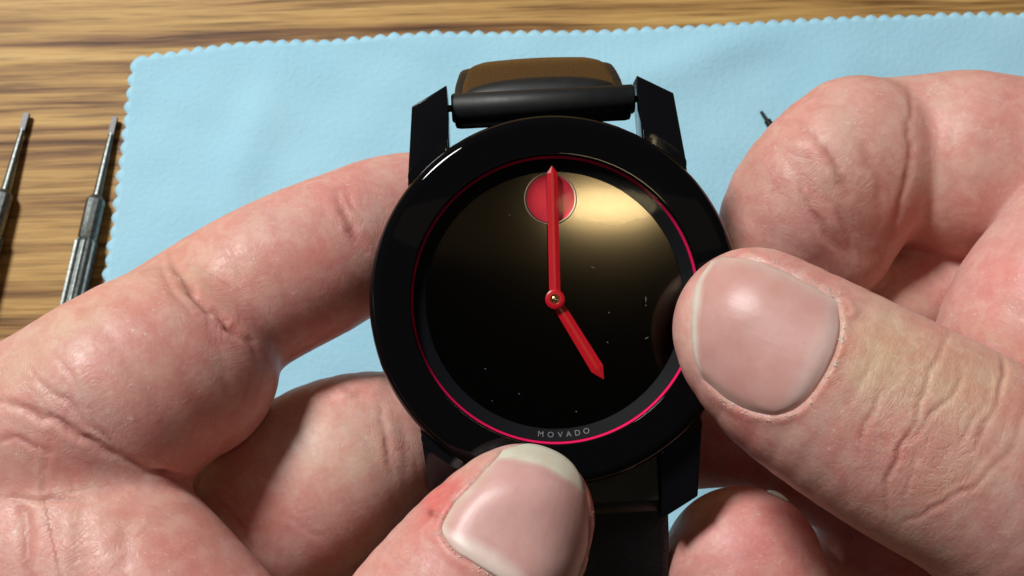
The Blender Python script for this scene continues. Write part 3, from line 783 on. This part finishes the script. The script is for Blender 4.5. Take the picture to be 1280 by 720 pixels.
def build_hand(name, label, chains, bx, fr, creases, ridges, blots, nails, base, dryspots, knuckles, group=None):
    V, Q = polygonise(chains, bx, fr, VOX)
    V = relax(V, Q, 2)
    N = vnormals(V, Q)
    XY, fm = front_mask(V, N)
    # region noise for slight unevenness
    disp = np.zeros(len(V))
    tone = np.tile(np.array(base, float), (len(V), 1)); dry = np.zeros(len(V))
    wob = np.stack([vnoise(XY, 23, 1), vnoise(XY, 23, 2)], 1)*4.0
    wob2 = np.stack([vnoise(XY, 9, 3), vnoise(XY, 9, 4)], 1)*1.3
    XW = XY+wob+wob2
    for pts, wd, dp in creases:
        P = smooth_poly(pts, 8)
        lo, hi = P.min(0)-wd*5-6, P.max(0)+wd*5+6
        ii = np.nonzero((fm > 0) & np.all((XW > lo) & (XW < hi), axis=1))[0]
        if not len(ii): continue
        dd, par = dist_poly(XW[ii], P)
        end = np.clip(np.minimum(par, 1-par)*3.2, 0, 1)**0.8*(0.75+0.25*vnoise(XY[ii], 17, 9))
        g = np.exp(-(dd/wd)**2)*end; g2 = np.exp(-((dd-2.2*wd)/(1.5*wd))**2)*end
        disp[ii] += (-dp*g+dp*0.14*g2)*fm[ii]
        tone[ii] *= (1-(g*min(0.6, dp*1.7)*fm[ii])[:, None]*np.array([0.35, 0.8, 0.8]))  # shade of the crease painted into the tone, darker for deeper creases
    for pts, wd, ht in ridges:
        P = smooth_poly(pts, 8); dd, par = dist_poly(XY, P)
        disp += ht*np.exp(-(dd/wd)**2)*fm
    for (x, y, rx, ry, ang, col, amt) in blots:
        a = R(ang); X0 = XY[:, 0]+wob[:, 0]*2-x; Y0 = XY[:, 1]+wob[:, 1]*2-y
        u = (X0*math.cos(a)+Y0*math.sin(a))/rx; v = (-X0*math.sin(a)+Y0*math.cos(a))/ry
        g = (np.exp(-(u*u+v*v))*amt*np.clip(fm*2, 0, 1))[:, None]
        tone = tone*(1-g)+np.array(col)*g
    for (x, y, r, a) in dryspots:
        dry = np.maximum(dry, a*np.exp(-(((XY[:, 0]-x)/r)**2+((XY[:, 1]-y)/r)**2))*np.clip(fm*2, 0, 1))
    knu = np.zeros(len(V))
    for (x, y, r, a) in knuckles:
        knu = np.maximum(knu, a*np.exp(-(((XY[:, 0]-x)/r)**2+((XY[:, 1]-y)/r)**2)))
    # palm side of the frame: slow change of hue, pink to sallow
    hue = vnoise(XY, 70, 21)*0.6+vnoise(XY, 31, 22)*0.4
    tone *= 1+np.clip(hue, -1, 1)[:, None]*np.array([0.03, -0.12, -0.12])
    nail_data = []; flk_w = np.zeros(len(V))
    for nl in nails:
        out = np.vstack([smooth_poly(nl[k], 10)[:-1] for k in ('free', 'side_b', 'cut', 'side_a')])
        ins = inside_poly(XY, out); dd, _ = dist_poly(XY, out, True); sd = np.where(ins, -dd, dd)
        # fit a smooth sheet through the undisturbed skin under the nail
        sel = (sd < 4) & (fm > 0.05)
        c = out.mean(0); sx = 100.0
        def basis(xy):
            x = (xy[:, 0]-c[0])/sx; y = (xy[:, 1]-c[1])/sx
            return np.stack([np.ones_like(x), x, y, x*x, x*y, y*y, x**3, x*x*y, x*y*y, y**3, x**4, x**2*y**2, y**4], 1)
        co, *_ = np.linalg.lstsq(basis(XY[sel]), -V[sel, 2], rcond=None)
        # bed sinks, folds rise
        dfree, _ = dist_poly(XY, smooth_poly(nl['free'], 10))
        fold = 1-np.exp(-(dfree/26)**2)
        ww = np.clip(fm*2, 0, 1)
        disp -= 0.45*np.clip(-sd/3+0.3, 0, 1)*(sd < 1)*ww
        disp += nl.get('fold', 0.42)*(1+0.35*vnoise(XY, 19, 5)+0.25*vnoise(XY, 8, 6))*np.exp(-((sd-6)/6.5)**2)*fold*ww*(sd > -2)
        disp -= 0.20*np.exp(-((sd-0.5)/2.2)**2)*ww*(0.7+0.5*vnoise(XY, 15, 8))
        dcut, _ = dist_poly(XY, smooth_poly(nl['cut'], 10))
        dry = np.maximum(dry, 0.9*np.exp(-((sd-5)/5)**2)*fold*ww)
        flk_w = np.maximum(flk_w, np.exp(-((sd-4)/4)**2)*fold*(fm > 0.35))
        red = (np.exp(-((sd-10)/14)**2)*(sd > -2)*fold*0.26*ww)[:, None]
        tone = tone*(1-red)+np.array((0.62, 0.20, 0.17))*red
        nail_data.append((nl, out, co, basis))
    fv = np.clip(disp, -2.6, 1.2)
    V2 = V+N*fv[:, None]
    # finger coordinates for the fine lines
    bestd = np.full(len(V), 9.0); al = np.zeros((len(V), 3), np.float32)
    Vf = V.astype(np.float32)
    for ci, cch in enumerate(chains):
        if len(cch.P) < 2: continue
        d, s_, a_ = cch.d(Vf, True); u = d < bestd
        bestd[u] = d[u]; al[u, 0] = s_[u]+ci*37; al[u, 1] = a_[u]; al[u, 2] = ci*11
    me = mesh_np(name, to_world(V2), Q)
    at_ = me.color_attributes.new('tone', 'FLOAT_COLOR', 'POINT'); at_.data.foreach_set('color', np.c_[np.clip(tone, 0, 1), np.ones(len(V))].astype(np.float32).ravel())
    a2 = me.attributes.new('dry', 'FLOAT', 'POINT'); a2.data.foreach_set('value', dry.astype(np.float32))
    a3 = me.attributes.new('along', 'FLOAT_VECTOR', 'POINT'); a3.data.foreach_set('vector', al.ravel())
    a4 = me.attributes.new('knuckle', 'FLOAT', 'POINT'); a4.data.foreach_set('value', knu.astype(np.float32))
    wts = flk_w**2; wts /= wts.sum()
    pick = np.random.choice(len(V), 110, p=wts, replace=False)
    FV, FQ = [], []
    for i in pick:
        nrm = N[i]; t = np.cross(nrm, np.random.randn(3)); t /= np.linalg.norm(t); b = np.cross(nrm, t)
        ln = random.uniform(0.06, 0.26); wd2 = random.uniform(0.04, 0.10); p = V2[i]+nrm*0.012; k0 = len(FV); up = random.uniform(0.0, 0.025)
        for (a_, b_, h_) in ((-1, -0.4, 0), (-0.3, -1, 0.3), (0.6, -0.7, 0.8), (1, 0.2, 1), (0.4, 0.9, 0.7), (-0.5, 0.8, 0.2)):
            FV.append(p+t*a_*ln+b*b_*wd2+nrm*(h_*up))
        for (a_, b_, h_) in ((-1, -0.4, 0), (-0.3, -1, 0.3), (0.6, -0.7, 0.8), (1, 0.2, 1), (0.4, 0.9, 0.7), (-0.5, 0.8, 0.2)):
            FV.append(p+t*a_*ln*0.9+b*b_*wd2*0.9+nrm*(h_*up-0.06))
        for q in ((0, 1, 2, 5), (5, 2, 3, 4), (6, 11, 8, 7), (11, 10, 9, 8)): FQ.append([k0+j for j in q])
        for j in range(6): FQ.append([k0+j, k0+6+j, k0+6+(j+1) % 6, k0+(j+1) % 6])
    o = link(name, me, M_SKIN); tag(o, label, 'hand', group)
    fo = link('dry_skin', mesh_np('dry_skin', to_world(np.array(FV)), np.array(FQ)), M_FLAKE, o); tag(fo, kind='stuff')
    for nl, out, co, basis in nail_data:
        n = 41
        fr_, cu, sa, sb = [smooth_poly(nl[k], 12) for k in ('free', 'cut', 'side_a', 'side_b')]
        def res(P, m):
            s = np.r_[0, np.cumsum(np.linalg.norm(np.diff(P, axis=0), axis=1))]; t = np.linspace(0, s[-1], m)
            return np.stack([np.interp(t, s, P[:, 0]), np.interp(t, s, P[:, 1])], 1)
        # free: A->B ; side_b: B->C ; cut: C->D ; side_a: D->A
        f = res(fr_, n); sbp = res(sb, n); cp = res(cu, n)[::-1]; sap = res(sa, n)[::-1]
        u = np.linspace(0, 1, n)[None, :, None]; v = np.linspace(0, 1, n)[:, None, None]
        G = (1-v)*f[None]+v*cp[None]+(1-u)*sap[:, None]+u*sbp[:, None]-((1-u)*(1-v)*f[0]+u*(1-v)*f[-1]+(1-u)*v*cp[0]+u*v*cp[-1])
        XYn = G.reshape(-1, 2)
        dep = basis(XYn) @ co
        ug = np.broadcast_to(u, (n, n, 1)).reshape(-1); vg = np.broadcast_to(v, (n, n, 1)).reshape(-1)
        lift = nl.get('lift', 0.28)
        e_side = np.minimum(ug, 1-ug); e_cut = 1-vg
        dep = dep - lift*np.clip(np.minimum(e_side*9, e_cut*8), 0, 1)**0.6 + 0.30*(1-np.clip(np.minimum(e_side*14, e_cut*14), 0, 1))
        dep -= nl.get('tip', 0.12)*np.clip(1-vg*8, 0, 1)*np.clip(e_side*6, 0, 1)
        P = np.array([at(x, y, d) for (x, y), d in zip(XYn, dep)])
        idx = np.arange(n*n).reshape(n, n)
        Qn = np.stack([idx[:-1, :-1], idx[:-1, 1:], idx[1:, 1:], idx[1:, :-1]], -1).reshape(-1, 4)
        Nn = vnormals(P, Qn)
        if (Nn[:, 2].mean() < 0): Qn = Qn[:, ::-1]
        # rim turned down so that the plate has a thickness
        rimi = np.r_[idx[0, :], idx[1:, -1], idx[-1, -2::-1], idx[-2:0:-1, 0]]
        lowv = P[rimi] + np.array([0, 0, -0.45]); k0 = len(P); P = np.vstack([P, lowv]); m = len(rimi)
        sk = np.array([[rimi[i], rimi[(i+1) % m], k0+(i+1) % m, k0+i] for i in range(m)])
        Qa = np.vstack([Qn, sk])
        me = mesh_np('thumbnail', to_world(P), Qa)
        bed, tipc, luna = np.array(nl['bed']), np.array(nl['tipcol']), np.array(nl['luna'])
        uu = np.r_[ug, ug[rimi]]; vv = np.r_[vg, vg[rimi]]
        tw = nl.get('tipw', 0.10)
        jag = 0.006*np.sin(uu*17)
        ft = np.clip((tw-(vv+jag)+0.03*(1-4*(uu-0.5)**2))/0.035, 0, 1)[:, None]
        fl_ = np.clip((vv-(0.80+0.5*(uu-nl.get('lu', 0.5))**2))/0.08, 0, 1)[:, None]*nl.get('lw', 0.6)
        edge = np.exp(-(np.minimum(uu, 1-uu)/0.05)**2)[:, None]*0.5
        col = bed*(1-fl_)+luna*fl_; col = col*(1-ft)+tipc*ft; col = col*(1-edge)+tipc*edge
        at_ = me.color_attributes.new('tone', 'FLOAT_COLOR', 'POINT'); at_.data.foreach_set('color', np.c_[col, np.ones(len(P))].astype(np.float32).ravel())
        a3 = me.attributes.new('along', 'FLOAT_VECTOR', 'POINT'); a3.data.foreach_set('vector', np.c_[vv*16, uu*15, 0*uu].astype(np.float32).ravel())
        ob = link('thumbnail', me, M_NAIL, o)
    print(name, len(V), 'verts')
    return o

# viewer's left
C = Chain
L_chains = [
    C([(-330, 1010, 178, 330), (-80, 880, 172, 290), (110, 850, 166, 235)], 4, 0.62),           # palm
    C([(-900, 1500, 200, 300), (-600, 1230, 196, 300), (-300, 980, 186, 300)], 14, 0.75),       # wrist and forearm
    C([(-150, 640, 163, 180), (20, 700, 159, 175), (90, 750, 157, 180), (170, 850, 156, 190)], 4, 0.85),   # thenar side of palm
    C([(110, 680, 156, 120), (180, 740, 152, 120), (250, 860, 150, 150), (380, 980, 149, 150), (480, 880, 149, 132), (560, 775, 149, 124), (612, 704, 149.5, 112), (644, 656, 150, 94, 0.84), (652, 646, 150.3, 88, 0.8)], 4.5, 0.9),   # thumb
    C([(-150, 790, 180, 200), (-60, 640, 168, 150), (10, 585, 162, 146), (80, 543, 159.5, 139), (150, 495, 159, 134), (205, 462, 161, 128), (228, 458, 162, 121)], 2.4, 0.92),       # index, first bone
    C([(205, 440, 168, 106), (278, 388, 168.5, 101), (330, 357, 168.5, 100), (391, 327, 170.5, 98), (440, 304, 173, 93), (490, 286, 177.5, 92), (550, 275, 181, 86), (610, 266, 182.5, 70)], 2.0, 0.88),  # index, outer bones
    C([(-150, 900, 185, 200), (100, 820, 184, 150), (240, 740, 180, 125), (320, 665, 175, 122), (392, 606, 172.5, 119), (446, 572, 174, 106), (500, 556, 177.5, 92), (560, 546, 181.5, 86), (620, 545, 183.5, 74)], 0.8, 0.9),  # middle finger
    C([(464, 521, 181.5, 47), (520, 532, 183.5, 56)], 0.6, 0.9),
    C([(0, 1000, 192, 170), (240, 860, 192, 125), (380, 740, 191, 110), (500, 660, 192, 95), (600, 640, 193, 82)], 0.8, 0.9),  # ring finger behind
    C([(0, 1100, 198, 150), (260, 960, 199, 110), (400, 850, 199, 95), (520, 780, 200, 85)], 0.8, 0.9),  # little finger
]
L_creases = [
    ([(203, 306), (222, 338), (250, 374), (285, 405), (316, 434), (336, 462)], 4.95, 0.720),
    ([(262, 610), (300, 655), (330, 715)], 3, 0.2),
    ([(180, 583), (222, 597), (250, 604)], 4.5, 0.9),
    ([(193, 318), (212, 356), (240, 398)], 3.60, 0.176),
    ([(415, 228), (430, 262), (443, 288), (460, 316)], 6.30, 0.440),
    ([(428, 226), (440, 250), (452, 270)], 3.60, 0.160),
    ([(-10, 500), (40, 512), (80, 533), (125, 560), (165, 580), (222, 596)], 5.40, 0.600),
    ([(30, 470), (75, 497), (130, 545), (165, 578)], 3.60, 0.280),
    ([(60, 430), (88, 470), (118, 515), (135, 556)], 3.60, 0.160),
    ([(25, 440), (50, 480), (78, 520)], 3.00, 0.120),
    ([(10, 614), (66, 627), (130, 631)], 3.60, 0.224),
    ([(22, 610), (33, 660), (40, 760)], 9.00, 0.360),
    ([(104, 622), (102, 670), (95, 760)], 10.80, 0.256),
    ([(62, 560), (54, 600), (62, 640)], 4.50, 0.128),
    ([(80, 583), (90, 605), (90, 628)], 3.60, 0.096),
    ([(172, 630), (155, 680), (155, 760)], 10.80, 0.160),
    ([(0, 545), (30, 552), (70, 570)], 3.60, 0.240),
    ([(474, 500), (484, 540), (496, 600)], 4.50, 0.256), ([(500, 515), (508, 550), (512, 600)], 5.40, 0.096),
    ([(422, 486), (440, 496), (462, 496)], 4.50, 0.320),
    ([(355, 640), (380, 660), (410, 672)], 3.60, 0.096),
    ([(555, 612), (545, 640), (543, 660)], 3.60, 0.200),
]
L_ridges = [([(100, 470), (150, 500), (205, 560)], 30, 0.25), ([(435, 485), (470, 482)], 14, 0.5)]
L_blots = [
    (250, 330, 90, 45, -25, (0.66, 0.47, 0.32), 0.45), (370, 330, 75, 60, -20, (0.72, 0.34, 0.29), 0.65), (480, 250, 50, 50, 0, (0.72, 0.38, 0.34), 0.5),
    (60, 430, 130, 30, -38, (0.66, 0.50, 0.31), 0.5), (120, 500, 80, 60, 30, (0.76, 0.42, 0.36), 0.5), (250, 520, 70, 60, 0, (0.64, 0.32, 0.24), 0.5),
    (420, 560, 70, 70, 0, (0.80, 0.62, 0.50), 0.6), (400, 660, 80, 40, -20, (0.68, 0.36, 0.33), 0.6), (480, 560, 30, 50, 0, (0.74, 0.42, 0.34), 0.4),
    (100, 650, 150, 60, 0, (0.70, 0.41, 0.30), 0.4), (240, 700, 70, 60, 0, (0.60, 0.22, 0.18), 0.45),
    (545, 625, 22, 45, 38, (0.74, 0.23, 0.20), 0.75), (590, 575, 45, 22, -30, (0.80, 0.55, 0.42), 0.5), (470, 690, 60, 40, -40, (0.70, 0.42, 0.33), 0.5),
    (745, 650, 14, 70, 0, (0.60, 0.12, 0.10), 0.6), (536, 640, 6, 5, 0, (0.10, 0.01, 0.02), 1.0), (556, 622, 16, 34, 40, (0.74, 0.14, 0.13), 0.6),
]
L_nail = dict(
    free=[(628, 561), (661, 555), (692, 563), (716, 580), (731, 606)],
    side_b=[(731, 606), (736, 635), (736, 670), (728, 705), (712, 745)],
    cut=[(712, 745), (680, 758), (640, 733), (595, 705), (568, 688), (554, 670)],
    side_a=[(554, 670), (551, 655), (567, 630), (596, 600), (628, 561)],
    bed=(0.66, 0.40, 0.36), tipcol=(0.74, 0.74, 0.58), luna=(0.80, 0.70, 0.62), tipw=0.13, lw=0.85, lu=0.3, lift=0.30, fold=0.13)
build_hand('hand', 'hand coming from the left border, index finger behind the watch, thumbnail below the dial', L_chains,
           ((-150, 72), (-150, 32), (-215, -128)), ((-66, 14), (-38, 20), (-186, -139)), L_creases, L_ridges, L_blots, [L_nail], (0.67, 0.36, 0.315),
           [(330, 300, 60, 0.5), (400, 360, 50, 0.35), (420, 690, 60, 0.7), (70, 500, 80, 0.4), (550, 640, 25, 0.8), (390, 620, 30, 0.4)], [(280, 380, 60, 0.45), (445, 270, 45, 0.45), (80, 520, 80, 0.38), (100, 660, 110, 0.22), (490, 550, 40, 0.5), (490, 680, 40, 0.4)], 'hands holding the watch')

# viewer's right
R_chains = [
    C([(2150, 1050, 192, 330), (1850, 850, 190, 340), (1560, 640, 186, 330)], 8, 0.62),        # palm
    C([(2900, 1550, 205, 290), (2500, 1300, 202, 290), (2100, 1000, 194, 300)], 14, 0.75),     # wrist
    C([(1780, 860, 166, 230), (1560, 760, 157, 190), (1400, 683, 151, 165), (1300, 632, 148.5, 150), (1230, 590, 147.5, 141), (1150, 548, 148, 137), (1070, 503, 149, 131), (1000, 460, 150, 122, 0.84), (955, 424, 150.8, 108, 0.78), (944, 412, 151, 101, 0.75)], 4, 0.88),   # thumb
    C([(1700, 520, 178, 230), (1500, 440, 172, 200), (1420, 480, 168, 160)], 1.5, 0.9),
    C([(1290, 468, 165, 130), (1330, 402, 164.5, 142), (1400, 320, 166, 142), (1530, 190, 171, 150), (1700, 150, 180, 160)], 3.0, 0.85),       # web of the palm
    C([(1700, 340, 190, 190), (1500, 270, 185, 150), (1370, 242, 181.5, 128), (1290, 224, 180.5, 122), (1212, 209, 180.5, 119)], 0.8, 0.9),    # index, first bones
    C([(1260, 212, 184, 112), (1180, 205, 182.5, 112), (1100, 202, 182, 104)], 1.6, 0.9),
    C([(1074, 203, 178.6, 109), (1037, 226, 177.5, 102), (1002, 260, 178, 95), (978, 300, 179.5, 84), (965, 345, 181, 74)], 0.8, 0.88),   # index, outer bones
    C([(1062, 255, 177.5, 82), (1042, 300, 178.5, 76)], 2.0, 0.85),
    C([(1700, 900, 190, 170), (1450, 850, 186, 130), (1250, 770, 182, 105), (1120, 900, 176, 105), (1000, 830, 172, 103), (945, 750, 170.5, 101), (928, 708, 171.5, 100)], 0.8, 0.9),   # middle finger
    C([(1700, 1000, 198, 150), (1400, 930, 198, 110), (1230, 900, 186, 100), (1130, 820, 183, 105), (1100, 730, 183, 105)], 0.8, 0.9),   # ring finger
    C([(1750, 1150, 202, 130), (1450, 1080, 203, 95), (1250, 1010, 202, 85), (1120, 960, 200, 75)], 0.8, 0.9),   # little finger
]
R_chains += [C([(1500, 520, 182, 150), (1330, 580, 181, 110), (1180, 605, 182, 95), (1060, 590, 182, 80), (950, 553, 182, 60), (850, 552, 183, 60), (810, 556, 184, 56)], 1.5, 0.9),
    C([(1500, 420, 184, 120), (1300, 370, 184, 90), (1190, 370, 184, 70), (1120, 380, 184, 66)], 1.5, 0.9)]
R_creases = [
    ([(1190, 402), (1176, 446), (1158, 475), (1144, 522), (1123, 562), (1110, 609), (1107, 650)], 3.40, 0.302),
    ([(1249, 422), (1254, 457), (1249, 492), (1228, 539), (1205, 574)], 3.00, 0.259),
    ([(1100, 440), (1078, 480), (1054, 520)], 3.40, 0.115),
    ([(1112, 480), (1086, 528), (1070, 580)], 3.40, 0.158),
    ([(1208, 452), (1193, 492), (1150, 533), (1120, 580)], 3.40, 0.202),
    ([(1278, 545), (1228, 597), (1176, 632), (1118, 656)], 3.40, 0.187),
    ([(1222, 446), (1238, 475), (1222, 522), (1180, 572)], 3.00, 0.108),
    ([(1270, 500), (1240, 560), (1200, 600), (1150, 630)], 3.00, 0.086),
    ([(1288, 470), (1280, 520), (1262, 560)], 3.00, 0.108),
    ([(1150, 560), (1138, 600), (1130, 640)], 3.00, 0.115),
    ([(1052, 372), (1060, 385), (1058, 396)], 3.40, 0.180),
    ([(1110, 395), (1140, 440), (1146, 490)], 3.40, 0.086),
    ([(1015, 168), (1037, 197), (1052, 229), (1066, 250)], 5.95, 0.360),
    ([(998, 225), (1010, 259), (1030, 289), (1052, 322)], 5.10, 0.302),
    ([(1055, 150), (1080, 190), (1100, 240), (1105, 290)], 6.80, 0.180),
    ([(970, 158), (1005, 158), (1030, 180)], 5.95, 0.144),
    ([(1040, 250), (1058, 290), (1062, 325)], 5.10, 0.180),
    ([(1195, 130), (1190, 200), (1185, 270), (1190, 320)], 7.65, 0.086), ([(1240, 130), (1232, 210), (1225, 280)], 7.65, 0.086),
    ([(1135, 86), (1138, 130), (1137, 190), (1130, 240), (1116, 285), (1095, 322)], 4.5, 0.30),
]
R_ridges = [([(1060, 380), (1066, 392)], 8, 0.25), ([(1000, 180), (1020, 190), (1035, 215)], 14, 0.3)]
R_blots = [
    (1100, 440, 60, 60, 0, (0.66, 0.48, 0.30), 0.8), (1200, 470, 80, 70, 0, (0.66, 0.46, 0.30), 0.75), (940, 560, 80, 30, 40, (0.70, 0.27, 0.24), 0.6),
    (1010, 345, 70, 16, 25, (0.74, 0.42, 0.37), 0.6), (860, 410, 16, 60, 0, (0.82, 0.55, 0.45), 0.5), (1060, 600, 50, 30, 35, (0.68, 0.36, 0.29), 0.5),
    (1040, 170, 80, 40, -30, (0.68, 0.47, 0.37), 0.4), (970, 290, 60, 70, 0, (0.66, 0.38, 0.34), 0.6), (940, 220, 30, 40, 0, (0.50, 0.25, 0.19), 0.5), (1090, 280, 40, 60, 0, (0.58, 0.28, 0.22), 0.5),
    (1190, 180, 40, 120, 8, (0.74, 0.48, 0.40), 0.45), (1250, 350, 90, 70, -30, (0.78, 0.42, 0.38), 0.6), (950, 670, 90, 60, 0, (0.68, 0.26, 0.26), 0.65),
    (1180, 610, 80, 30, -20, (0.70, 0.47, 0.34), 0.4),
]
R_nail = dict(
    free=[(879, 474), (867, 440), (865, 400), (870, 358), (890, 326)],
    side_b=[(890, 326), (912, 320), (950, 326), (995, 346), (1047, 374)],
    cut=[(1047, 374), (1050, 412), (1040, 450), (1016, 492), (992, 513), (964, 520)],
    side_a=[(964, 520), (934, 513), (905, 497), (879, 474)],
    bed=(0.60, 0.345, 0.30), tipcol=(0.72, 0.66, 0.56), luna=(0.68, 0.55, 0.50), tipw=0.035, lw=0.55, lift=0.28, fold=0.13)
build_hand('hand', 'hand coming from the right border, large thumbnail over the dial edge', R_chains,
           ((14, 190), (-130, 34), (-222, -128)), ((17, 68), (-38, 32), (-186, -139)), R_creases, R_ridges, R_blots, [R_nail], (0.67, 0.37, 0.318),
           [(1062, 385, 22, 1.0), (1080, 470, 40, 0.5), (975, 290, 60, 0.35), (930, 660, 40, 0.5), (1150, 560, 60, 0.3), (900, 320, 30, 0.5)], [(1160, 530, 95, 0.75), (1060, 450, 50, 0.4), (1020, 230, 70, 0.45), (1090, 200, 50, 0.25)], 'hands holding the watch')
# small pale nail edge on the fingertip below the watch
rh = bpy.data.objects['hand.001']
bm = bmesh.new(); rows = []
for i in range(9):
    t = i/8; th = R(72-17*t); p0 = at(928+99*math.cos(th), 708-99*math.sin(th), 170.2); wd_ = 0.42*math.sin(math.pi*(0.12+0.76*t))
    rows.append([bm.verts.new(Vector(p0)+Vector((0.1, o_[0]*wd_, o_[1]))) for o_ in ((1, 0.05), (0, 0.22), (-1, 0.05), (0, -0.1))])
for a, b in zip(rows[:-1], rows[1:]):
    for j in range(4): bm.faces.new((a[j], b[j], b[(j+1) % 4], a[(j+1) % 4]))
bm.faces.new(rows[0]); bm.faces.new(rows[-1][::-1])
me = from_bm('fingernail', bm); me.transform(VM)
link('fingernail', me, simple('nail_edge', (0.70, 0.70, 0.56), 0.4).m, rh)
